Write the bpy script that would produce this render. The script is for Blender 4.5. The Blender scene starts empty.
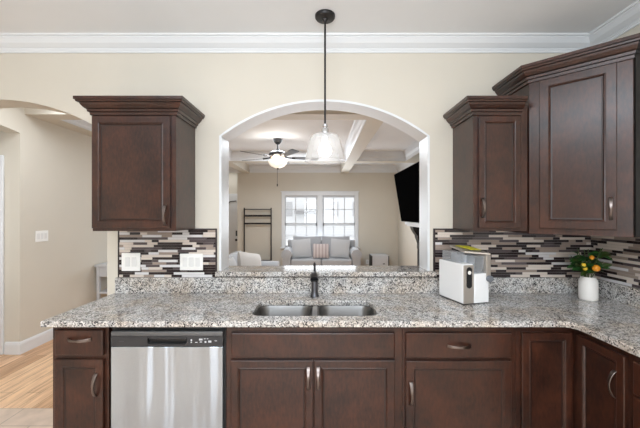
import bpy, bmesh, math, random
from mathutils import Vector, Matrix
R = math.radians
S = bpy.context.scene
COL = S.collection

# ------------------------------------------------------------------ camera
cam_d = bpy.data.cameras.new('camera'); cam = bpy.data.objects.new('camera', cam_d); COL.objects.link(cam)
cam_d.sensor_width = 36.0; cam_d.lens = 17.72; cam_d.clip_start = 0.02
cam.location = (0, 0, 1.48); cam.rotation_euler = (R(90), 0, 0)
S.camera = cam
# ------------------------------------------------------------------ view, world, lights
vs = S.view_settings
S.display_settings.display_device = 'sRGB'
vs.view_transform = 'Standard'; vs.look = 'None'; vs.exposure = 0.0; vs.gamma = 1.0; vs.use_curve_mapping = False
S.cycles.use_denoising = True
S.cycles.max_bounces = 10; S.cycles.diffuse_bounces = 6; S.cycles.transparent_max_bounces = 16
S.cycles.sample_clamp_indirect = 4.0; S.cycles.caustics_reflective = False; S.cycles.caustics_refractive = False
w = bpy.data.worlds.new('sky'); S.world = w; w.use_nodes = True
bg = w.node_tree.nodes['Background']; bg.inputs[0].default_value = (0.97, 0.985, 1.0, 1); bg.inputs[1].default_value = 1.8

def area(name, loc, rot, sx, sy, power, color=(1, 1, 1), spread=180):
    d = bpy.data.lights.new(name, 'AREA'); d.shape = 'RECTANGLE'; d.size = sx; d.size_y = sy
    d.energy = power; d.color = color; d.spread = R(spread)
    o = bpy.data.objects.new(name, d); COL.objects.link(o); o.location = loc; o.rotation_euler = rot
    return o
DAY = (0.86, 0.93, 1.0); LAMP = (0.92, 0.96, 1.0)
area('kitchen_rear_fill', (-0.3, -2.72, 1.6), (R(90), 0, 0), 2.8, 1.5, 85, DAY)  # added lamp in an unseen rear opening, brightens the kitchen fronts
area('kitchen_ceiling_fill', (-0.2, 0.1, 2.70), (0, 0, 0), 2.6, 1.6, 26, LAMP)  # added fill under the kitchen ceiling, no fixture there
area('ceiling_bounce_fill', (-0.3, -0.6, 1.95), (R(180), 0, 0), 1.2, 0.8, 108, (0.74, 0.87, 1.0))  # added up-facing lamp that brightens the kitchen ceiling
area('living_window_daylight', (0.0, 8.02, 1.35), (R(-90), 0, 0), 1.8, 1.3, 50, DAY)
area('living_ceiling_fill', (-0.4, 5.6, 2.72), (0, 0, 0), 1.2, 0.8, 62, DAY)  # added fill for the living room, apart from the fan light
area('living_side_fill', (1.9, 3.6, 1.5), (R(90), 0, R(60)), 1.2, 1.4, 12, DAY)  # added side fill, no window in this wall
area('hall_ceiling_fill', (-2.45, 3.0, 2.70), (0, 0, 0), 0.7, 0.5, 13, DAY)  # added fill for the hall wall and floor, no fixture
area('foyer_fill', (-2.65, 8.7, 2.72), (0, 0, 0), 0.7, 0.5, 5, LAMP)  # added down-facing fill that lightens the foyer
area('side_hall_fill', (-3.75, 2.58, 1.5), (R(90), 0, 0), 0.5, 1.6, 5, LAMP)  # added fill aimed at the jamb of the side opening

# ------------------------------------------------------------------ material helpers
def mat(name, col=(0.8, 0.8, 0.8), rough=0.5, metal=0.0, **kw):
    m = bpy.data.materials.new(name); m.use_nodes = True
    b = m.node_tree.nodes['Principled BSDF']
    b.inputs['Base Color'].default_value = (*col, 1); b.inputs['Roughness'].default_value = rough
    b.inputs['Metallic'].default_value = metal
    for k, v in kw.items(): b.inputs[k.replace('_', ' ')].default_value = v
    return m
class NT:
    def __init__(s, m): s.t = m.node_tree; s.b = s.t.nodes['Principled BSDF']
    def n(s, ty, **kw):
        x = s.t.nodes.new(ty)
        for k, v in kw.items():
            if k.startswith('i_'): x.inputs[k[2:].replace('_', ' ')].default_value = v
            else: setattr(x, k, v)
        return x
    def l(s, a, b): s.t.links.new(a, b)
    def ramp(s, src, stops, interp='LINEAR'):
        r = s.t.nodes.new('ShaderNodeValToRGB'); r.color_ramp.interpolation = interp
        e = r.color_ramp.elements
        while len(e) < len(stops): e.new(0.5)
        for q, (p, c) in zip(e, stops): q.position = p; q.color = (*c, 1)
        s.l(src, r.inputs[0]); return r
    def coords(s, scale=(1, 1, 1), rot=(0, 0, 0), kind='pos'):
        if kind == 'pos': src = s.n('ShaderNodeNewGeometry').outputs['Position']
        else: src = s.n('ShaderNodeTexCoord').outputs['Object']
        mp = s.n('ShaderNodeMapping'); mp.inputs['Scale'].default_value = scale; mp.inputs['Rotation'].default_value = rot
        s.l(src, mp.inputs['Vector']); return mp.outputs[0]
    def noise(s, vec, scale, detail=3, rough=0.5):
        x = s.n('ShaderNodeTexNoise'); x.inputs['Scale'].default_value = scale; x.inputs['Detail'].default_value = detail
        x.inputs['Roughness'].default_value = rough; s.l(vec, x.inputs['Vector']); return x.outputs[0]
    def bump(s, h, strength=0.1, dist=0.002):
        x = s.n('ShaderNodeBump'); x.inputs['Strength'].default_value = strength; x.inputs['Distance'].default_value = dist
        s.l(h, x.inputs['Height']); s.l(x.outputs[0], s.b.inputs['Normal'])
    def mix(s, f, a, b, mode='MIX'):
        x = s.n('ShaderNodeMix', data_type='RGBA', blend_type=mode)
        if hasattr(f, 'links'): s.l(f, x.inputs[0])
        else: x.inputs[0].default_value = f
        for v, i in ((a, 6), (b, 7)):
            if hasattr(v, 'links'): s.l(v, x.inputs[i])
            else: x.inputs[i].default_value = (*v, 1)
        return x.outputs[2]
    def color(s, o): s.l(o, s.b.inputs['Base Color'])

def paint(name, col, rough=0.6, b=0.05):
    m = mat(name, col, rough); t = NT(m); v = t.coords()
    n = t.noise(v, 3.0, 2)
    t.color(t.mix(n, tuple(c * 0.97 for c in col), tuple(min(1, c * 1.03) for c in col)))
    t.bump(t.noise(v, 240, 2), b, 0.0006); return m
def wood(name, dark, light, rough=0.36, gr=(9, 9, 3.0), spec=0.45):
    m = mat(name, dark, rough, Specular_IOR_Level=spec, Coat_Weight=0.25, Coat_Roughness=0.18); t = NT(m)
    v = t.coords(gr); blot = t.noise(t.coords((1, 1, 1)), 7.0, 4)
    g = t.noise(v, 9.0, 5, 0.62)
    f = t.n('ShaderNodeMath', operation='ADD'); t.l(g, f.inputs[0]); t.l(blot, f.inputs[1])
    h = t.n('ShaderNodeMath', operation='MULTIPLY'); t.l(f.outputs[0], h.inputs[0]); h.inputs[1].default_value = 0.5
    t.color(t.ramp(h.outputs[0], [(0.36, dark), (0.64, light)]).outputs[0])
    t.bump(g, 0.04, 0.001); return m
def fabric(name, col, sc=420):
    m = mat(name, col, 0.9, Sheen_Weight=0.2); t = NT(m); v = t.coords((1, 1, 1), kind='obj')
    n = t.noise(v, sc, 2); t.color(t.mix(n, tuple(c * 0.9 for c in col), tuple(min(1, c * 1.08) for c in col)))
    t.bump(n, 0.3, 0.001); return m

M = {}
M['wall'] = paint('beige_wall_paint', (0.62, 0.575, 0.495))
M['ceil'] = paint('ceiling_paint', (0.78, 0.79, 0.80), 0.8)
M['white'] = mat('white_trim_paint', (0.72, 0.735, 0.75), 0.35)
M['wood'] = wood('dark_cherry_wood', (0.013, 0.0043, 0.0026), (0.060, 0.0185, 0.0092), 0.30)
M['glaze_shade'] = mat('dark_glaze_and_shade_in_grooves', (0.018, 0.007, 0.005), 0.3)  # glaze colour that also paints crease shade into grooves and crown steps
M['dark_wood'] = mat('black_stained_and_shaded_wood', (0.006, 0.005, 0.005), 0.5)
M['pull'] = mat('brushed_bronze_nickel', (0.20, 0.165, 0.15), 0.28, 1.0)
M['black'] = mat('black_plastic', (0.012, 0.012, 0.013), 0.3)
M['iron'] = mat('dark_bronze_iron', (0.022, 0.020, 0.020), 0.42, 0.5)
M['gun'] = mat('gunmetal', (0.10, 0.10, 0.11), 0.3, 0.9)
M['plate'] = mat('white_switch_plate', (0.84, 0.83, 0.80), 0.35)
M['platein'] = mat('ivory_rocker_plastic', (0.72, 0.71, 0.69), 0.4)
M['chrome'] = mat('polished_chrome', (0.7, 0.7, 0.71), 0.12, 1.0)
M['screen'] = mat('black_screen', (0.002, 0.002, 0.002), 0.5, Specular_IOR_Level=0.0)
M['grout'] = mat('grey_grout', (0.34, 0.32, 0.31), 0.9)
M['t_dark'] = mat('dark_plum_glass_tile', (0.022, 0.014, 0.015), 0.12)
M['t_char'] = mat('charcoal_glass_tile', (0.085, 0.066, 0.068), 0.10)
M['t_taupe'] = mat('taupe_stone_tile', (0.30, 0.235, 0.195), 0.3)
M['t_light'] = mat('pale_stone_tile', (0.62, 0.54, 0.475), 0.3)
M['t_white'] = mat('silver_white_tile', (0.66, 0.64, 0.64), 0.15)
M['edge'] = mat('dark_bronze_edging_and_ledge_shade', (0.03, 0.02, 0.02), 0.35, 0.4)
M['wplastic'] = mat('glossy_white_plastic', (0.84, 0.84, 0.84), 0.18)
M['silver'] = mat('champagne_silver', (0.52, 0.47, 0.42), 0.32, 0.65)
M['smoke'] = mat('grey_ice_bin_plastic', (0.46, 0.47, 0.49), 0.25)
M['yellow'] = mat('yellow_printed_film', (0.62, 0.56, 0.03), 0.4)
M['ceramic'] = mat('white_stoneware', (0.82, 0.79, 0.75), 0.35)
M['leaf'] = mat('deep_green_leaf', (0.026, 0.105, 0.022), 0.4)
M['leaf2'] = mat('olive_leaf', (0.045, 0.075, 0.015), 0.45)
M['orange'] = mat('orange_fruit', (0.72, 0.27, 0.015), 0.45)
M['lemon'] = mat('yellow_fruit', (0.70, 0.45, 0.03), 0.45)
M['sofa'] = fabric('pale_grey_linen', (0.37, 0.37, 0.38))
M['cush'] = fabric('light_grey_weave', (0.47, 0.47, 0.475))
M['cream'] = fabric('cream_cotton', (0.56, 0.535, 0.51))
M['offwhite'] = fabric('off_white_cotton', (0.46, 0.455, 0.45))
M['greyfurn'] = mat('pale_grey_painted_wood', (0.55, 0.56, 0.58), 0.5)
M['blade'] = mat('dark_fan_blade_wood', (0.035, 0.027, 0.023), 0.5)
M['blind'] = mat('white_blind_slats', (0.78, 0.78, 0.79), 0.5)
M['siding2'] = mat('pale_grey_window_glass', (0.45, 0.46, 0.48), 0.3)
M['siding'] = paint('pale_house_siding', (0.72, 0.74, 0.76))
M['roofing'] = mat('grey_roof_shingles', (0.30, 0.30, 0.31), 0.9)
M['asph'] = mat('pale_driveway_concrete', (0.75, 0.75, 0.74), 0.9)

def granite():
    m = mat('speckled_granite', (0.7, 0.68, 0.65), 0.10, Specular_IOR_Level=0.5); t = NT(m); v = t.coords()
    warp = t.n('ShaderNodeTexNoise'); warp.inputs['Scale'].default_value = 60; t.l(v, warp.inputs['Vector'])
    mx = t.n('ShaderNodeVectorMath', operation='MULTIPLY_ADD'); t.l(warp.outputs['Color'], mx.inputs[0])
    mx.inputs[1].default_value = (0.012, 0.012, 0.012); t.l(v, mx.inputs[2])
    def cells(sc):
        x = t.n('ShaderNodeTexVoronoi'); x.inputs['Scale'].default_value = sc; t.l(mx.outputs[0], x.inputs['Vector'])
        s = t.n('ShaderNodeSeparateColor'); t.l(x.outputs['Color'], s.inputs[0]); return s
    a = cells(150); c = cells(190)
    base = t.ramp(a.outputs[0], [(0.0, (0.42, 0.40, 0.38)), (0.22, (0.52, 0.51, 0.495)), (0.46, (0.69, 0.67, 0.645)), (0.64, (0.34, 0.33, 0.32)), (0.82, (0.15, 0.145, 0.145))], 'CONSTANT')
    warm = t.ramp(t.noise(v, 7.0, 3), [(0.42, (1, 1, 1)), (0.68, (0.90, 0.81, 0.72))])
    col = t.mix(1.0, base.outputs[0], warm.outputs[0], 'MULTIPLY')
    cl = t.noise(v, 26.0, 2)
    th = t.n('ShaderNodeMath', operation='MULTIPLY'); t.l(cl, th.inputs[0]); t.l(c.outputs[1], th.inputs[1])
    spots = t.ramp(th.outputs[0], [(0.0, (0, 0, 0)), (0.465, (1, 1, 1))], 'CONSTANT')
    col = t.mix(spots.outputs[0], col, (0.03, 0.028, 0.03))
    t.color(col); return m
M['granite'] = granite()

def steel(name, col, streak, rough=0.3):
    m = mat(name, col, rough, 1.0); t = NT(m)
    f = t.noise(t.coords((4, 4, 260)), 3.0, 2)
    t.l(t.ramp(f, [(0.3, (rough * 0.8,) * 3), (0.7, (rough * 1.25,) * 3)]).outputs[0], t.b.inputs['Roughness'])
    if streak:
        n = t.noise(t.coords((7.5, 1, 0.75)), 1.0, 1.5)
        t.bump(n, 1.0, streak)
    return m
M['steel'] = steel('brushed_stainless_steel', (0.55, 0.63, 0.72), 0.05, 0.2)
M['sinksteel'] = steel('sink_stainless_steel', (0.20, 0.195, 0.19), 0, 0.36)
M['dwstrip'] = mat('dishwasher_steel_lip', (0.16, 0.165, 0.17), 0.4, 0.8)
M['dwpanel'] = mat('dark_grey_control_panel', (0.045, 0.045, 0.048), 0.3, 0.4)
M['greyknob'] = mat('grey_plastic_knob', (0.16, 0.17, 0.19), 0.35)
M['divsteel'] = mat('bright_steel_divider', (0.6, 0.6, 0.6), 0.3, 1.0)
M['mark'] = mat('pale_printed_marks', (0.55, 0.56, 0.58), 0.5)

def laminate():
    m = mat('honey_plank_laminate', (0.6, 0.4, 0.25), 0.35); t = NT(m)
    v = t.coords((1, 1, 1), (0, 0, R(90)))
    br = t.n('ShaderNodeTexBrick'); t.l(v, br.inputs['Vector'])
    br.inputs['Scale'].default_value = 1.0; br.inputs['Brick Width'].default_value = 1.1; br.inputs['Row Height'].default_value = 0.11
    br.inputs['Mortar Size'].default_value = 0.0018; br.inputs['Color1'].default_value = (0.88, 0.60, 0.38, 1); br.inputs['Color2'].default_value = (0.46, 0.24, 0.115, 1)
    br.inputs['Mortar'].default_value = (0.30, 0.17, 0.09, 1); br.offset = 0.37; br.inputs['Bias'].default_value = -0.2
    g = t.noise(t.coords((16, 1.3, 1)), 2.2, 4, 0.6)
    gr = t.ramp(g, [(0.36, (0.76, 0.70, 0.66)), (0.60, (1.1, 1.1, 1.08))])
    t.color(t.mix(1.0, br.outputs[0], gr.outputs[0], 'MULTIPLY')); return m
M['laminate'] = laminate()
def floortile():
    m = mat('beige_floor_tile', (0.6, 0.5, 0.4), 0.35); t = NT(m); v = t.coords()
    br = t.n('ShaderNodeTexBrick'); t.l(v, br.inputs['Vector']); br.offset = 0.5
    br.inputs['Scale'].default_value = 1.0; br.inputs['Brick Width'].default_value = 0.45; br.inputs['Row Height'].default_value = 0.2
    br.inputs['Mortar Size'].default_value = 0.004
    br.inputs['Color1'].default_value = (0.72, 0.57, 0.46, 1); br.inputs['Color2'].default_value = (0.65, 0.51, 0.41, 1); br.inputs['Mortar'].default_value = (0.42, 0.34, 0.27, 1)
    n = t.noise(v, 9, 4); t.color(t.mix(1.0, br.outputs[0], t.ramp(n, [(0.3, (0.85,) * 3), (0.7, (1.1,) * 3)]).outputs[0], 'MULTIPLY')); return m
M['ftile'] = floortile()
def clear_glass(name, haze=0.0, tint=(1, 1, 1), gl=0.10):
    m = bpy.data.materials.new(name); m.use_nodes = True; t = m.node_tree; t.nodes.clear()
    out = t.nodes.new('ShaderNodeOutputMaterial'); tr = t.nodes.new('ShaderNodeBsdfTransparent'); tr.inputs[0].default_value = (*tint, 1)
    go = t.nodes.new('ShaderNodeBsdfGlossy'); go.inputs['Roughness'].default_value = 0.03
    lw = t.nodes.new('ShaderNodeLayerWeight'); lw.inputs[0].default_value = 0.25
    mu = t.nodes.new('ShaderNodeMath'); mu.operation = 'MULTIPLY_ADD'; mu.inputs[1].default_value = 0.45; mu.inputs[2].default_value = gl * 0.4
    t.links.new(lw.outputs['Facing'], mu.inputs[0])
    a = t.nodes.new('ShaderNodeMixShader'); t.links.new(mu.outputs[0], a.inputs[0]); t.links.new(tr.outputs[0], a.inputs[1]); t.links.new(go.outputs[0], a.inputs[2])
    last = a
    if haze:
        tl = t.nodes.new('ShaderNodeBsdfTranslucent'); tl.inputs[0].default_value = (0.95, 0.95, 0.95, 1)
        df = t.nodes.new('ShaderNodeBsdfDiffuse'); df.inputs[0].default_value = (0.9, 0.9, 0.9, 1)
        h = t.nodes.new('ShaderNodeMixShader'); h.inputs[0].default_value = 0.5; t.links.new(tl.outputs[0], h.inputs[1]); t.links.new(df.outputs[0], h.inputs[2])
        c = t.nodes.new('ShaderNodeMixShader'); c.inputs[0].default_value = haze; t.links.new(a.outputs[0], c.inputs[1]); t.links.new(h.outputs[0], c.inputs[2]); last = c
    t.links.new(last.outputs[0], out.inputs[0]); return m
M['glass'] = clear_glass('window_glass')
M['shade'] = clear_glass('seeded_clear_glass', 0.26)
M['tank'] = clear_glass('clear_tank_plastic', 0.22, (0.9, 0.93, 0.96), 0.2)
def emit(name, col, st):
    m = mat(name, col, 0.4); b = m.node_tree.nodes['Principled BSDF']
    b.inputs['Emission Color'].default_value = (*col, 1); b.inputs['Emission Strength'].default_value = st; return m
M['bulb'] = emit('lit_bulb', (1.0, 0.98, 0.95), 4)
M['bowl'] = emit('lit_alabaster_bowl', (1.0, 0.91, 0.78), 0.75)

M['amber'] = emit('lit_amber_glass', (0.85, 0.62, 0.45), 0.45)
def stripes():
    m = mat('blush_striped_linen', (0.5, 0.4, 0.38), 0.9); t = NT(m)
    wv = t.n('ShaderNodeTexWave'); wv.bands_direction = 'X'; wv.inputs['Scale'].default_value = 4.2; wv.inputs['Distortion'].default_value = 0
    t.l(t.coords(kind='obj'), wv.inputs['Vector'])
    t.color(t.ramp(wv.outputs['Fac'], [(0.35, (0.55, 0.48, 0.46)), (0.6, (0.40, 0.33, 0.32))]).outputs[0]); return m
M['stripe'] = stripes()

# ------------------------------------------------------------------ mesh helpers
class MB:
    """collects shapes and links them as ONE mesh object"""
    def __init__(s): s.v = []; s.f = []; s.mi = []; s.cur = 0
    def add(s, vs, fs):
        o = len(s.v); s.v += [tuple(p) for p in vs]; s.f += [tuple(i + o for i in f) for f in fs]; s.mi += [s.cur] * len(fs); return s
    def box(s, x0, x1, y0, y1, z0, z1):
        v = [(x0, y0, z0), (x1, y0, z0), (x1, y1, z0), (x0, y1, z0), (x0, y0, z1), (x1, y0, z1), (x1, y1, z1), (x0, y1, z1)]
        return s.add(v, [(0, 3, 2, 1), (4, 5, 6, 7), (0, 1, 5, 4), (1, 2, 6, 5), (2, 3, 7, 6), (3, 0, 4, 7)])
    def prism(s, pts, z0, z1):
        n = len(pts); v = [(x, y, z0) for x, y in pts] + [(x, y, z1) for x, y in pts]
        f = [tuple(range(n))[::-1], tuple(range(n, 2 * n))] + [(i, (i + 1) % n, (i + 1) % n + n, i + n) for i in range(n)]
        return s.add(v, f)
    def lathe(s, prof, n=24, c=(0, 0, 0), axis='z'):
        v = []; f = []
        for r, z in prof:
            for k in range(n):
                a = 2 * math.pi * k / n; p = (r * math.cos(a), r * math.sin(a), z)
                if axis == 'y': p = (p[0], -p[2], p[1])
                if axis == 'x': p = (p[2], p[0], p[1])
                v.append((p[0] + c[0], p[1] + c[1], p[2] + c[2]))
        for i in range(len(prof) - 1):
            for k in range(n): f.append((i * n + k, i * n + (k + 1) % n, (i + 1) * n + (k + 1) % n, (i + 1) * n + k))
        f.append(tuple(range(n))[::-1]); f.append(tuple(range((len(prof) - 1) * n, len(prof) * n)))
        return s.add(v, f)
    def tube(s, pts, rad, n=10):
        pts = [Vector(p) for p in pts]; rads = rad if isinstance(rad, (list, tuple)) else [rad] * len(pts)
        v = []; f = []; prev = None
        for i, p in enumerate(pts):
            t = (pts[min(i + 1, len(pts) - 1)] - pts[max(i - 1, 0)]).normalized()
            if prev is None: u = t.orthogonal().normalized()
            else: u = (prev - t * prev.dot(t)).normalized()
            prev = u; wv = t.cross(u)
            for k in range(n):
                a = 2 * math.pi * k / n; v.append(p + (u * math.cos(a) + wv * math.sin(a)) * rads[i])
        for i in range(len(pts) - 1):
            for k in range(n): f.append((i * n + k, i * n + (k + 1) % n, (i + 1) * n + (k + 1) % n, (i + 1) * n + k))
        f.append(tuple(range(n))[::-1]); f.append(tuple(range((len(pts) - 1) * n, len(pts) * n)))
        return s.add(v, f)
    def sweep(s, path, prof, closed=False, side=1):
        """profile (out, z) carried along a level path (x, y) with mitred corners; out lies on the path's right for side=1"""
        P = [Vector((p[0], p[1])) for p in path]; n = len(P); m = len(prof); v = []; f = []
        for i in range(n):
            a = (P[i] - P[i - 1]).normalized() if (i > 0 or closed) else None
            b = (P[(i + 1) % n] - P[i]).normalized() if (i < n - 1 or closed) else None
            a = a or b; b = b or a
            na = Vector((a.y, -a.x)) * side; nb = Vector((b.y, -b.x)) * side
            q = (na + nb); q = q / max(1e-6, q.dot(na))
            for o, z in prof: v.append((P[i].x + q.x * o, P[i].y + q.y * o, z))
        for i in range(n if closed else n - 1):
            j = (i + 1) % n
            for k in range(m): f.append((i * m + k, i * m + (k + 1) % m, j * m + (k + 1) % m, j * m + k))
        if not closed: f.append(tuple(range(m))[::-1]); f.append(tuple(range((n - 1) * m, n * m)))
        return s.add(v, f)
    def build(s, name, m, parent=None, loc=(0, 0, 0), rz=0, bevel=0, smooth=False, seg=2, mats=None):
        me = bpy.data.meshes.new(name); me.from_pydata(s.v, [], s.f)
        for x in (mats or [m]): me.materials.append(x)
        if mats:
            for p, i in zip(me.polygons, s.mi): p.material_index = i
        bm = bmesh.new(); bm.from_mesh(me); bmesh.ops.recalc_face_normals(bm, faces=bm.faces); bm.to_mesh(me); bm.free()
        return link(name, me, parent, loc, rz, bevel, smooth, seg)
def link(name, me, parent=None, loc=(0, 0, 0), rz=0, bevel=0, smooth=False, seg=2):
    o = bpy.data.objects.new(name, me); COL.objects.link(o)
    o.parent = parent; o.location = loc; o.rotation_euler = (0, 0, rz)
    if smooth: smoothen(me, smooth if smooth is not True else 40)
    if bevel:
        b = o.modifiers.new('bevel', 'BEVEL'); b.width = bevel; b.segments = seg; b.limit_method = 'ANGLE'; b.angle_limit = R(35)
    return o
def smoothen(me, ang=40):
    bm = bmesh.new(); bm.from_mesh(me)
    for f in bm.faces: f.smooth = True
    for e in bm.edges:
        if len(e.link_faces) == 2 and e.calc_face_angle(0) > R(ang): e.smooth = False
    bm.to_mesh(me); bm.free()
def slab(outline, holes, depth):
    """flat plate with holes, centred on z = 0"""
    cu = bpy.data.curves.new('plate', 'CURVE'); cu.dimensions = '2D'; cu.fill_mode = 'BOTH'; cu.extrude = depth / 2
    for lp in [outline] + holes:
        sp = cu.splines.new('POLY'); sp.points.add(len(lp) - 1); sp.use_cyclic_u = True
        for q, (x, y) in zip(sp.points, lp): q.co = (x, y, 0, 1)
    tmp = bpy.data.objects.new('plate', cu); COL.objects.link(tmp)
    dg = bpy.context.evaluated_depsgraph_get(); dg.update()
    me = bpy.data.meshes.new_from_object(tmp.evaluated_get(dg))
    bpy.data.objects.remove(tmp); bpy.data.curves.remove(cu)
    bm = bmesh.new(); bm.from_mesh(me); bmesh.ops.remove_doubles(bm, verts=bm.verts, dist=1e-5)
    bmesh.ops.recalc_face_normals(bm, faces=bm.faces)
    for f in bm.faces: f.smooth = False
    bm.to_mesh(me); bm.free()
    return me
def put(name, me, m, parent=None, loc=(0, 0, 0), rz=0, bevel=0):
    me.materials.clear(); me.materials.append(m); return link(name, me, parent, loc, rz, bevel)
def arc(cx, cy, r, a0, a1, n):
    return [(cx + r * math.cos(R(a0 + (a1 - a0) * i / n)), cy + r * math.sin(R(a0 + (a1 - a0) * i / n))) for i in range(n + 1)]
def rrect(x0, x1, y0, y1, r, n=6):
    return arc(x1 - r, y0 + r, r, -90, 0, n) + arc(x1 - r, y1 - r, r, 0, 90, n) + arc(x0 + r, y1 - r, r, 90, 180, n) + arc(x0 + r, y0 + r, r, 180, 270, n)
def soft(w, d, h, puff=0.25, n=8):
    """cushion: a rounded, slightly pinched block centred at the origin"""
    mb = MB(); bm = bmesh.new(); bmesh.ops.create_cube(bm, size=2.0)
    bmesh.ops.subdivide_edges(bm, edges=bm.edges, cuts=n, use_grid_fill=True)
    vs = []
    for v in bm.verts:
        x, y, z = v.co
        k = 1 - puff * (abs(x) ** 3 + abs(z) ** 3) * 0.5
        e = lambda a, b: a * (1 - 0.06 * (1 - abs(b)) ** 1.0 * (abs(a) ** 4))
        vs.append((e(x, z) * w / 2, y * d / 2 * k, e(z, x) * h / 2))
    mb.add(vs, [[v.index for v in f.verts] for f in bm.faces]); bm.free(); return mb

def tag(o, label, cat, group=None):
    o['label'] = label; o['category'] = cat
    if group: o['group'] = group
    return o
def thing(name, label, cat, loc=(0, 0, 0), rz=0, group=None):
    o = bpy.data.objects.new(name, None); COL.objects.link(o); o.location = loc; o.rotation_euler = (0, 0, rz); o.empty_display_size = 0.1
    return tag(o, label, cat, group)
def struct(o): o['kind'] = 'structure'; return o

# ================================================================== SETTING
WY = 2.28; WT = 0.18; XR = 1.96; XL = -3.17; CZ = 2.74; YF = 8.2; XLR = 2.03
struct(MB().box(XL - 2, XR, -2.8, 2.40, -0.1, 0).build('floor', M['ftile']))
struct(MB().box(XL - 2, XLR, 2.40, 9.3, -0.1, 0).build('floor_living', M['laminate']))
struct(MB().box(XL - 2, XLR + 0.2, -2.9, 9.4, CZ, CZ + 0.1).build('ceiling', M['ceil']))
# dividing wall: outline with the walk-through arch, hole with the pass-through arch
def arch_pts(x0, x1, spring, apex, n=28):
    h = (x1 - x0) / 2; s = apex - spring; r = (h * h + s * s) / (2 * s); cx = (x0 + x1) / 2; cz = apex - r
    a = math.degrees(math.asin(h / r)); return arc(cx, cz, r, 90 + a, 90 - a, n)
PX0, PX1, PSP, PAP, LZ = -0.725, 0.789, 2.045, 2.305, 1.037
pa = arch_pts(PX0, PX1, PSP, PAP)
wa = arch_pts(-3.16, -1.54, 2.06, 2.31)
outline = [(-3.17, CZ), (XLR, CZ), (XLR, 0), (-1.54, 0)] + wa[::-1] + [(-3.16, 0), (-3.17, 0)]
hole = [(PX0, LZ), (PX1, LZ)] + pa[::-1]
me = slab(outline, [hole], WT); o = put('wall_back', me, M['wall'], loc=(0, WY + WT / 2, 0)); o.rotation_euler = (R(90), 0, 0); struct(o)
# white lining of the pass-through
path = [(PX0, 1.066), (PX0, 1.5)] + pa + [(PX1, 1.5), (PX1, 1.066)]
mb = MB(); v = []; f = []; n = len(path)
for i, (x, z) in enumerate(path):
    p0 = Vector(path[max(i - 1, 0)]); p1 = Vector(path[min(i + 1, n - 1)]); t = (p1 - p0).normalized(); nn = Vector((-t.y, t.x))
    for off, y in ((-0.012, WY - 0.004), (-0.012, WY + WT + 0.004), (0.004, WY + WT + 0.004), (0.004, WY - 0.004)):
        v.append((x + nn.x * off, y, z + nn.y * off))
for i in range(n - 1):
    for k in range(4): f.append((i * 4 + k, i * 4 + (k + 1) % 4, i * 4 + 4 + (k + 1) % 4, i * 4 + 4 + k))
f += [(0, 1, 2, 3), tuple((n - 1) * 4 + k for k in range(4))]
struct(mb.add(v, f).build('trim_1', M['white']))
struct(MB().box(XR, XR + 0.06, -2.8, WY, 0, CZ).build('wall_right', M['wall']))
# left wall with the arched side opening
la = arch_pts(2.53, 3.33, 2.335, 2.375)
outl = [(-2.8, CZ), (9.3, CZ), (9.3, 0), (3.33, 0)] + la[::-1] + [(2.53, 0), (-2.8, 0)]
me = slab(outl, [], 0.15); o = put('wall_left', me, M['wall'], loc=(XL - 0.075, 0, 0)); o.rotation_euler = (R(90), 0, R(90)); struct(o)
struct(MB().box(XL - 2, XL - 0.15, 3.33, 3.45, 0, CZ).build('wall_side_hall', M['wall']))
struct(MB().box(XL - 2.1, XL - 2, 2.4, 3.45, 0, CZ).build('wall_hall_end', M['wall']))
struct(MB().box(XL - 2, XL - 0.15, 2.41, 2.53, 0, CZ).build('wall_hall_near', M['wall']))
struct(MB().box(-3.425, -3.335, 3.31, 3.33, 0, 2.10).build('trim_2', M['white'], bevel=0.004))
# wall behind the camera with an unseen window opening added to let daylight in
me = slab([(XL, 0), (XR, 0), (XR, CZ), (XL, CZ)], [[(-1.75, 0.85), (1.15, 0.85), (1.15, 2.35), (-1.75, 2.35)]], 0.1)
o = put('wall_front', me, M['wall'], loc=(0, -2.85, 0)); o.rotation_euler = (R(90), 0, 0); struct(o)
# living room far wall, foyer
me = slab([(-2.15, 0), (XLR, 0), (XLR, CZ), (-2.15, CZ)], [[(-0.93, 0.62), (0.93, 0.62), (0.93, 1.99), (-0.93, 1.99)]], 0.14)
o = put('wall_far', me, M['wall'], loc=(0, YF + 0.07, 0)); o.rotation_euler = (R(90), 0, 0); struct(o)
struct(MB().box(XLR, XLR + 0.1, WY + WT, 8.4, 0, CZ).build('wall_living_right', M['wall']))
struct(MB().box(-2.15, -2.05, YF + 0.14, 9.3, 0, CZ).build('wall_foyer_side', M['wall']))
struct(MB().box(XL, -2.05, 9.2, 9.3, 0, CZ).build('wall_foyer', M['wall']))
# baseboards
bprof = [(0, 0), (0.016, 0), (0.016, 0.10), (0.011, 0.122), (0.006, 0.13), (0, 0.13)]
struct(MB().sweep([(-3.32, 3.33), (XL, 3.33), (XL, 9.2)], bprof).build('baseboard_left', M['white']))
struct(MB().sweep([(-2.15, YF), (XLR, YF), (XLR, WY + WT)], bprof).build('baseboard_far', M['white']))
# crown mouldings
cprof = [(0, -0.097), (0.010, -0.097), (0.012, -0.084), (0.018, -0.078), (0.018, -0.070), (0.028, -0.064), (0.050, -0.048), (0.066, -0.026), (0.074, -0.018), (0.074, -0.012), (0.086, -0.010), (0.090, 0.0), (0, 0.0)]
cp = [(o_, z + CZ) for o_, z in cprof]
struct(MB().sweep([(XL, -2.8), (XL, WY), (XR, WY), (XR, -2.8)], cp).build('trim_3', M['white']))
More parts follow.
